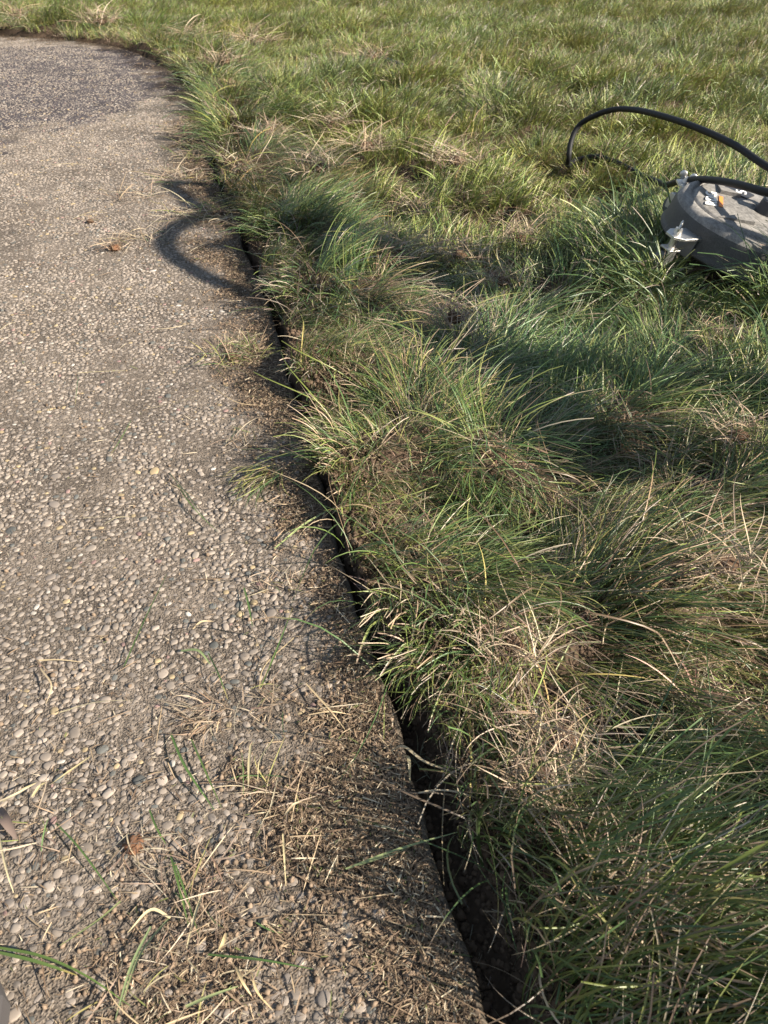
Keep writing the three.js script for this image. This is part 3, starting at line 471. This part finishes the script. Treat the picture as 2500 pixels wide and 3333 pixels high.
// ---------------------------------------------------------------- pressure washer surface cleaner lying in the grass
const font = await new FontLoader().loadAsync('fonts/droid/droid_sans_bold.typeface.json');
const plastic = (() => {
  const a = tileNoise(512, 2, 61), b = tileNoise(512, 16, 62), c = tileNoise(512, 64, 63);
  const map = grainTexture(512, (i, j) => { const v = 0.5 * a(i, j) + 0.3 * b(i, j) + 0.2 * c(i, j), k = sstep(0.2, 0.8, v); const q = 92 + 48 * k; return [q * 1.02, q * 0.99, q * 0.95]; }, true, 6);
  return new THREE.MeshPhysicalMaterial({ map, roughness: 0.62, specularIntensity: 0.5 });
})();
const plasticSide = (() => {
  const a = tileNoise(512, 2, 64), b = tileNoise(512, 32, 65);
  const map = grainTexture(512, (i, j) => { const q = 58 + 20 * a(i, j) + 8 * b(i, j); return [q, q * 0.99, q * 0.97]; }, true, 3);
  return new THREE.MeshPhysicalMaterial({ map, roughness: 0.55, specularIntensity: 0.5 });
})();
const zinc = std(0.55, 0.54, 0.52, 0.45, { metalness: 1 }), blackRubber = std(0.018, 0.018, 0.02, 0.5), white = std(0.75, 0.75, 0.74, 0.5), orange = std(0.72, 0.22, 0.04, 0.5), blackLabel = std(0.02, 0.02, 0.022, 0.4), darkPlastic = std(0.03, 0.03, 0.032, 0.5);
{
  const t = base('surface_cleaner', 0.755, 0.04, -1.609); t.rotation.set(0.113, 0, -0.185); t.scale.setScalar(0.936);
  tag(t, 'round dusty grey surface cleaner hood lying in the long grass', 'surface cleaner');
  const uvPlanar = (g) => { const p = g.attributes.position, u = []; for (let i = 0; i < p.count; i++) u.push(p.getX(i) + p.getY(i), p.getZ(i)); g.setAttribute('uv', new THREE.Float32BufferAttribute(u, 2)); return g; };
  const lathe = (pts) => uvPlanar(new THREE.LatheGeometry(pts.map(([r, y]) => new THREE.Vector2(r, y)), 96));
  mesh('side_wall', lathe([[0.193, 0.03], [0.202, 0.028], [0.2035, 0.033], [0.2, 0.039], [0.198, 0.045], [0.194, 0.078], [0.1905, 0.088]]), plasticSide, t);
  const top = mesh('top_cover', lathe([[0.1905, 0.088], [0.187, 0.0955], [0.181, 0.1005], [0.174, 0.1025], [0.166, 0.1025], [0.1635, 0.0985], [0.1600, 0.0985], [0.1575, 0.1035], [0.152, 0.1045], [0.10, 0.107], [0.05, 0.1095], [0.036, 0.1095], [0.034, 0.105], [0.0001, 0.105]]), plastic, t);
  const hub = mesh('hub', new THREE.CylinderGeometry(0.022, 0.028, 0.03, 24), darkPlastic, t); hub.position.set(0, 0.118, 0);
  const nut = mesh('swivel_nut', new THREE.CylinderGeometry(0.015, 0.017, 0.024, 6), zinc, hub); nut.position.y = 0.026;
  // raised wedge-shaped fins round the cover, low at the tip and high at the tail
  const wedge = (() => { const t0 = [-0.137, 0, 0.073], b0 = [-0.053, 0, 0.046], c0 = [-0.064, 0, 0.088], up = ([x, , z], h) => [x, h, z], q = [], tri = (...p) => p.forEach(v => q.push(...v)); const t1 = up(t0, 0.003), b1 = up(b0, 0.014), c1 = up(c0, 0.011); tri(t1, c1, b1); tri(t0, c0, c1); tri(t0, c1, t1); tri(c0, b0, b1); tri(c0, b1, c1); tri(b0, t0, t1); tri(b0, t1, b1); const g = new THREE.BufferGeometry(); g.setAttribute('position', new THREE.Float32BufferAttribute(q, 3)); g.computeVertexNormals(); return uvPlanar(g); })();
  for (let k = 0; k < 4; k++) { const f = mesh('fin', wedge, plastic, t); f.position.y = 0.1035; f.rotation.y = k * Math.PI / 2; }
  // lettering: reads from the front up, its foot towards the hub
  const text = (str, h, stretch) => { const g = new TextGeometry(str, { font, size: h, depth: 0.0014, curveSegments: 5, bevelEnabled: false }); g.computeBoundingBox(); g.translate(-g.boundingBox.max.x / 2, -h / 2, 0); g.scale(stretch, 1, 1); g.applyMatrix4(new THREE.Matrix4().makeBasis(V(0.32, 0, -0.947), V(-0.998, 0, 0.0), V(0, 1, 0))); return g; };
  mesh('lettering', text('RDG', 0.026, 1.25), white, t).position.set(-0.124, 0.1068, -0.019);
  const ob = mesh('orange_bar', new THREE.BoxGeometry(0.0085, 0.0014, 0.064), orange, t); ob.position.set(-0.1035, 0.1078, -0.0125); ob.rotation.y = -0.33;
  const pl = mesh('number_plate', new RoundedBoxGeometry(0.06, 0.004, 0.045, 2, 0.0015), blackLabel, t); pl.position.set(-0.036, 0.1095, -0.09); pl.rotation.y = -0.75;
  const num = mesh('number', text('5', 0.026, 1.2), white, pl); num.position.set(0.006, 0.0018, 0.002); num.rotation.y = 0.75;
  // L-shaped zinc brackets with wing nuts, each carrying a caster
  const plate = new THREE.Shape(); plate.moveTo(-0.024, 0); plate.lineTo(0.024, 0); plate.lineTo(0.024, 0.045); plate.lineTo(0.012, 0.066); plate.lineTo(-0.012, 0.066); plate.lineTo(-0.024, 0.045); plate.closePath();
  const plateGeo = new THREE.ExtrudeGeometry(plate, { depth: 0.004, bevelEnabled: true, bevelThickness: 0.0008, bevelSize: 0.0008, bevelSegments: 1 }); plateGeo.rotateX(-Math.PI / 2); plateGeo.rotateY(-Math.PI / 2); // outward is -x... turned below
  const wing = mergeGeometries([new THREE.CylinderGeometry(0.0075, 0.009, 0.012, 12).toNonIndexed(), (() => { const g = new THREE.SphereGeometry(0.009, 10, 8); g.scale(1.0, 1.1, 0.35); g.translate(0.012, 0.009, 0); return g.toNonIndexed(); })(), (() => { const g = new THREE.SphereGeometry(0.009, 10, 8); g.scale(1.0, 1.1, 0.35); g.translate(-0.012, 0.009, 0); return g.toNonIndexed(); })()]);
  for (const a of [2.70, 4.27, 5.84, 1.13]) { // direction outward: (cos a, sin a) in x, z
    const g = new THREE.Group(); g.name = 'bracket'; g.rotation.y = -a; t.add(g);
    const p = mesh('plate', plateGeo, zinc, g); p.position.set(0.194, 0.062, 0);
    const fl = mesh('flange', new RoundedBoxGeometry(0.004, 0.04, 0.046, 2, 0.0012), std(0.20, 0.195, 0.19, 0.6, { metalness: 0.5 }), g); fl.position.set(0.2035, 0.041, 0); fl.rotation.z = 0.1;  // flange metal darker than the zinc, its shade put into the colour
    const wn = mesh('wing_nut', wing, zinc, g); wn.position.set(0.242, 0.073, 0); wn.rotation.y = 0.7;
    const fork = mesh('caster_fork', mergeGeometries([new THREE.CylinderGeometry(0.008, 0.008, 0.03, 12).translate(0, 0, 0), new RoundedBoxGeometry(0.03, 0.004, 0.03, 1, 0.001).translate(0, -0.013, 0), new THREE.BoxGeometry(0.022, 0.032, 0.003).translate(0.006, -0.03, 0.0135), new THREE.BoxGeometry(0.022, 0.032, 0.003).translate(0.006, -0.03, -0.0135)].map(q => { const w = q.index ? q.toNonIndexed() : q; return w; })), zinc, g); fork.position.set(0.242, 0.048, 0);
    const wh = mesh('caster_wheel', new THREE.CylinderGeometry(0.022, 0.022, 0.018, 24), std(0.12, 0.12, 0.12, 0.6), g); wh.rotation.x = Math.PI / 2; wh.position.set(0.25, 0.006, 0);
  }
}
// the hose: out of the swivel, through the grass, round in a loop and back through the air to the added washer
tag(mesh('pressure_hose', tube([[0.77, 0.15, -1.60], [0.80, 0.20, -1.60], [0.90, 0.235, -1.58], [0.965, 0.25, -1.48], [0.95, 0.26, -1.35], [0.85, 0.255, -1.27], [0.75, 0.245, -1.29], [0.69, 0.228, -1.40], [0.672, 0.205, -1.56], [0.675, 0.165, -1.74], [0.683, 0.125, -1.875], [0.705, 0.08, -2.02], [0.71, 0.06, -2.13], [0.685, 0.058, -2.22], [0.65, 0.062, -2.31], [0.605, 0.06, -2.38], [0.56, 0.045, -2.40], [0.527, 0.045, -2.35], [0.517, 0.075, -2.31], [0.522, 0.115, -2.33], [0.54, 0.15, -2.34], [0.572, 0.18, -2.31], [0.606, 0.205, -2.255], [0.637, 0.22, -2.17], [0.665, 0.23, -2.05], [0.70, 0.235, -1.9], [0.732, 0.233, -1.74], [0.755, 0.222, -1.6], [0.80, 0.22, -1.42], [0.9, 0.24, -1.24], [1.02, 0.22, -1.17], [1.1, 0.21, -1.15]], 0.0072, 320, 12), std(0.011, 0.011, 0.012, 0.6, { specularIntensity: 0.5 }), scene), 'black rubber pressure hose arching in a loop above the grass', 'hose');
// an older hose sunk in the lawn, only pieces of it showing
tag(mesh('garden_hose', tube([[0.35, 0.012, -3.95], [0.12, 0.022, -4.2], [-0.015, 0.045, -4.32], [-0.14, 0.02, -4.46], [-0.4, 0.02, -5.0], [-0.62, 0.025, -5.7], [-0.773, 0.045, -6.19], [-0.95, 0.02, -6.5]], 0.016, 120, 10), std(0.02, 0.021, 0.024, 0.5), scene), 'dark hose half buried in the far lawn grass', 'hose');

// ---------------------------------------------------------------- work boot at the near corner of the path
{
  const t = base('work_boot', -0.314, 0, -0.025, 0.0); tag(t, 'smooth grey rubber work boot standing at the corner of the path', 'boot');
  const secs = [[-0.212, 0.012, 0.028, 0.02], [-0.205, 0.028, 0.042, 0.02], [-0.19, 0.041, 0.054, 0.02], [-0.16, 0.0485, 0.066, 0.02], [-0.12, 0.050, 0.078, 0.02], [-0.08, 0.047, 0.10, 0.02], [-0.05, 0.043, 0.13, 0.02], [0.0, 0.040, 0.135, 0.02], [0.04, 0.039, 0.13, 0.02], [0.062, 0.028, 0.12, 0.02], [0.068, 0.012, 0.10, 0.02]], P = [], I = [], K = 20;
  secs.forEach(([z, w, h, y0], i) => { for (let k = 0; k <= K; k++) { const a = Math.PI * k / K, c = Math.cos(a), s = Math.sin(a); P.push(Math.sign(c) * Math.abs(c) ** 0.75 * w, y0 + (h - y0) * s ** 0.8, z); if (i && k) { const q = i * (K + 1) + k; I.push(q - K - 2, q - K - 1, q - 1, q - 1, q - K - 1, q); } } });
  const g = new THREE.BufferGeometry(); g.setAttribute('position', new THREE.Float32BufferAttribute(P, 3)); g.setIndex(I); g.computeVertexNormals(); mesh('upper', g, std(0.16, 0.15, 0.15, 0.5, { side: THREE.DoubleSide }), t);
  const so = new THREE.Shape(); secs.forEach(([z, w], i) => i ? so.lineTo(w + 0.004, -z) : so.moveTo(w + 0.004, -z)); [...secs].reverse().forEach(([z, w]) => so.lineTo(-w - 0.004, -z));
  const sg = new THREE.ExtrudeGeometry(so, { depth: 0.018, bevelEnabled: true, bevelThickness: 0.003, bevelSize: 0.003, bevelSegments: 2 }); sg.rotateX(-Math.PI / 2); const sm = mesh('sole', sg, std(0.05, 0.045, 0.045, 0.8), t); sm.position.y = 0.004;
  const sh = mesh('shaft', new THREE.LatheGeometry([[0.040, 0.0], [0.041, 0.03], [0.043, 0.06], [0.045, 0.085], [0.047, 0.09], [0.045, 0.092], [0.041, 0.085], [0.037, 0.02]].map(([r, y]) => new THREE.Vector2(r, y)), 28), std(0.16, 0.15, 0.15, 0.5, { side: THREE.DoubleSide }), t); sh.position.set(0, 0.105, 0.01); sh.scale.z = 1.25;
}

// ---------------------------------------------------------------- unseen stand-in shaped as a wheeled washer, added to cast the long shadow
{
  const t = base('shadow_washer', 0, 0, 0); tag(t, 'unseen shadow caster added on the lawn, shaped like a wheeled washer', 'shadow caster');
  const steel = std(0.03, 0.03, 0.032, 0.45), red = std(0.30, 0.05, 0.03, 0.4), ali = std(0.55, 0.55, 0.55, 0.45, { metalness: 0.9 });
  const A = [1.158, -1.548], B = [1.347, -1.177], ax = (B[0] - A[0]), az = (B[1] - A[1]), q = (k, o = 0) => [A[0] + ax * k + 0.89 * o, A[1] + az * k - 0.45 * o]; // along the long side, and outwards
  const p3 = (k, o, y) => { const [x, z] = q(k, o); return [x, y, z]; };
  mesh('handle', tube([p3(0, 0, 0.1), p3(0, 0, 0.5), p3(0, 0, 0.98), p3(0.02, 0, 1.06), p3(0.1, 0, 1.1), p3(0.5, 0, 1.1), p3(0.9, 0, 1.1), p3(0.98, 0, 1.06), p3(1, 0, 0.98), p3(1, 0, 0.5), p3(1, 0, 0.1)], 0.019, 120, 12), steel, t);
  mesh('frame', mergeGeometries([bar(p3(0, 0, 0.13), p3(2.0, 0, 0.13), 0.016), bar(p3(0.9, -0.52, 0.13), p3(2.0, -0.52, 0.13), 0.016), bar(p3(0.9, 0, 0.13), p3(0.9, -0.52, 0.13), 0.016), bar(p3(2.0, 0, 0.13), p3(2.0, -0.52, 0.13), 0.016), bar(p3(0.9, -0.52, 0), p3(0.9, -0.52, 0.13), 0.014), bar(p3(0.7, 0, 0), p3(0.7, 0, 0.13), 0.014), bar(p3(1.2, -0.52, 0.13), p3(1.2, -0.52, 0.46), 0.01), bar(p3(1.9, -0.52, 0.13), p3(1.9, -0.52, 0.46), 0.01)]), steel, t);
  mesh('reel_bracket', bar(p3(1, 0, 0.82), p3(1.13, -0.09, 0.82), 0.014), steel, t);
  const turn = Math.atan2(-az, ax);
  const box = (name, sx, sy, sz, k, o, y, m, rad = 0.02) => { const b = mesh(name, new RoundedBoxGeometry(sx, sy, sz, 3, rad), m, t); b.position.set(...p3(k, o, y)); b.rotation.y = turn; return b; };
  box('engine', 0.3, 0.13, 0.24, 1.35, -0.2, 0.205, steel); box('pump', 0.12, 0.1, 0.12, 0.85, -0.2, 0.2, ali, 0.03);
  const tank = mesh('shadow_tank', new THREE.CapsuleGeometry(0.065, 0.38, 8, 24), red, t); tank.position.set(...p3(1.6, -0.52, 0.51)); tank.rotation.set(0, turn, Math.PI / 2, 'YXZ');  // tank added and placed so its shadow darkens the turf
  const reel = mesh('shadow_reel', new THREE.CylinderGeometry(0.155, 0.155, 0.07, 40), steel, t); reel.position.set(...p3(1.13, -0.125, 0.82)); reel.rotation.set(Math.PI / 2, 0, turn, 'YXZ'); reel.rotation.set(Math.PI / 2, turn, 0, 'YXZ');  // reel added and set for the shadow it throws on the grass
  const coil = mesh('wound_hose', new THREE.TorusGeometry(0.145, 0.03, 12, 40), blackRubber, reel); coil.rotation.x = Math.PI / 2;
  for (const o of [-0.6, 0.04]) { const w = mesh('wheel', new THREE.TorusGeometry(0.10, 0.035, 14, 32), blackRubber, t); w.position.set(...p3(1.75, o, 0.13)); w.rotation.y = turn; const h = mesh('rim', new THREE.CylinderGeometry(0.075, 0.075, 0.03, 24), ali, w); h.rotation.x = Math.PI / 2; }
  // thick hose added on the handle, curved to cast the shadow loop
  const sag = [p3(0.96, 0, 1.115), [B[0] - 0.03, 1.13, B[1] + 0.10], [B[0] - 0.06, 1.10, B[1] + 0.21], [B[0] - 0.08, 1.01, B[1] + 0.32], [B[0] - 0.11, 0.86, B[1] + 0.38], [B[0] - 0.1, 0.6, B[1] + 0.42], [B[0] - 0.08, 0.4, B[1] + 0.40], p3(1.45, -0.15, 0.26)];
  mesh('shadow_hose', tube(sag, 0.019, 90, 12), blackRubber, t);
}

// ---------------------------------------------------------------- shrub at the far end of the lawn
{
  const r = rand(88), t = base('shrub', 3.85, 0, -8.25); tag(t, 'dark green leafy shrub at the far side of the lawn', 'shrub');
  const stems = []; for (let i = 0; i < 9; i++) { const a = r() * 6.28, q = 0.2 + 0.5 * r(); stems.push(tube([[0.05 * Math.cos(a), 0, 0.05 * Math.sin(a)], [q * 0.5 * Math.cos(a), 0.4, q * 0.5 * Math.sin(a)], [q * Math.cos(a), 0.9 + 0.3 * r(), q * Math.sin(a)]], 0.012, 8, 6)); } mesh('stems', mergeGeometries(stems), std(0.07, 0.05, 0.035, 0.9), t);
  const P = [], C = [], I = []; for (let i = 0; i < 5200; i++) { const d = V(r() - 0.5, r() - 0.5, r() - 0.5).normalize(), lob = 1 + 0.35 * perlin.noise(d.x * 2.2, d.y * 2.2 + 4, d.z * 2.2), k = (0.55 + 0.45 * r()) * lob, c = V(d.x * 1.15 * k, 0.72 + d.y * 0.72 * k, d.z * 1.15 * k); if (c.y < 0.02) c.y = 0.02 + 0.1 * r(); const u = V(r() - 0.5, r() - 0.5, r() - 0.5).normalize().multiplyScalar(0.035), v = V(r() - 0.5, r() - 0.2, r() - 0.5).cross(u).normalize().multiplyScalar(0.018), b = P.length / 3; for (const [e, f] of [[-1, 0], [0, 1], [1, 0], [0, -1]]) P.push(c.x + u.x * e + v.x * f, c.y + u.y * e + v.y * f, c.z + u.z * e + v.z * f); const q = 0.7 + 0.6 * r(); for (let j = 0; j < 4; j++) C.push(0.035 * q, 0.06 * q, 0.022 * q); I.push(b, b + 1, b + 2, b, b + 2, b + 3); }
  const g = new THREE.BufferGeometry(); g.setAttribute('position', new THREE.Float32BufferAttribute(P, 3)); g.setAttribute('color', new THREE.Float32BufferAttribute(C, 3)); g.setIndex(I); g.computeVertexNormals(); mesh('foliage', g, grassMaterial, t);
}
renderer.render(scene, camera);
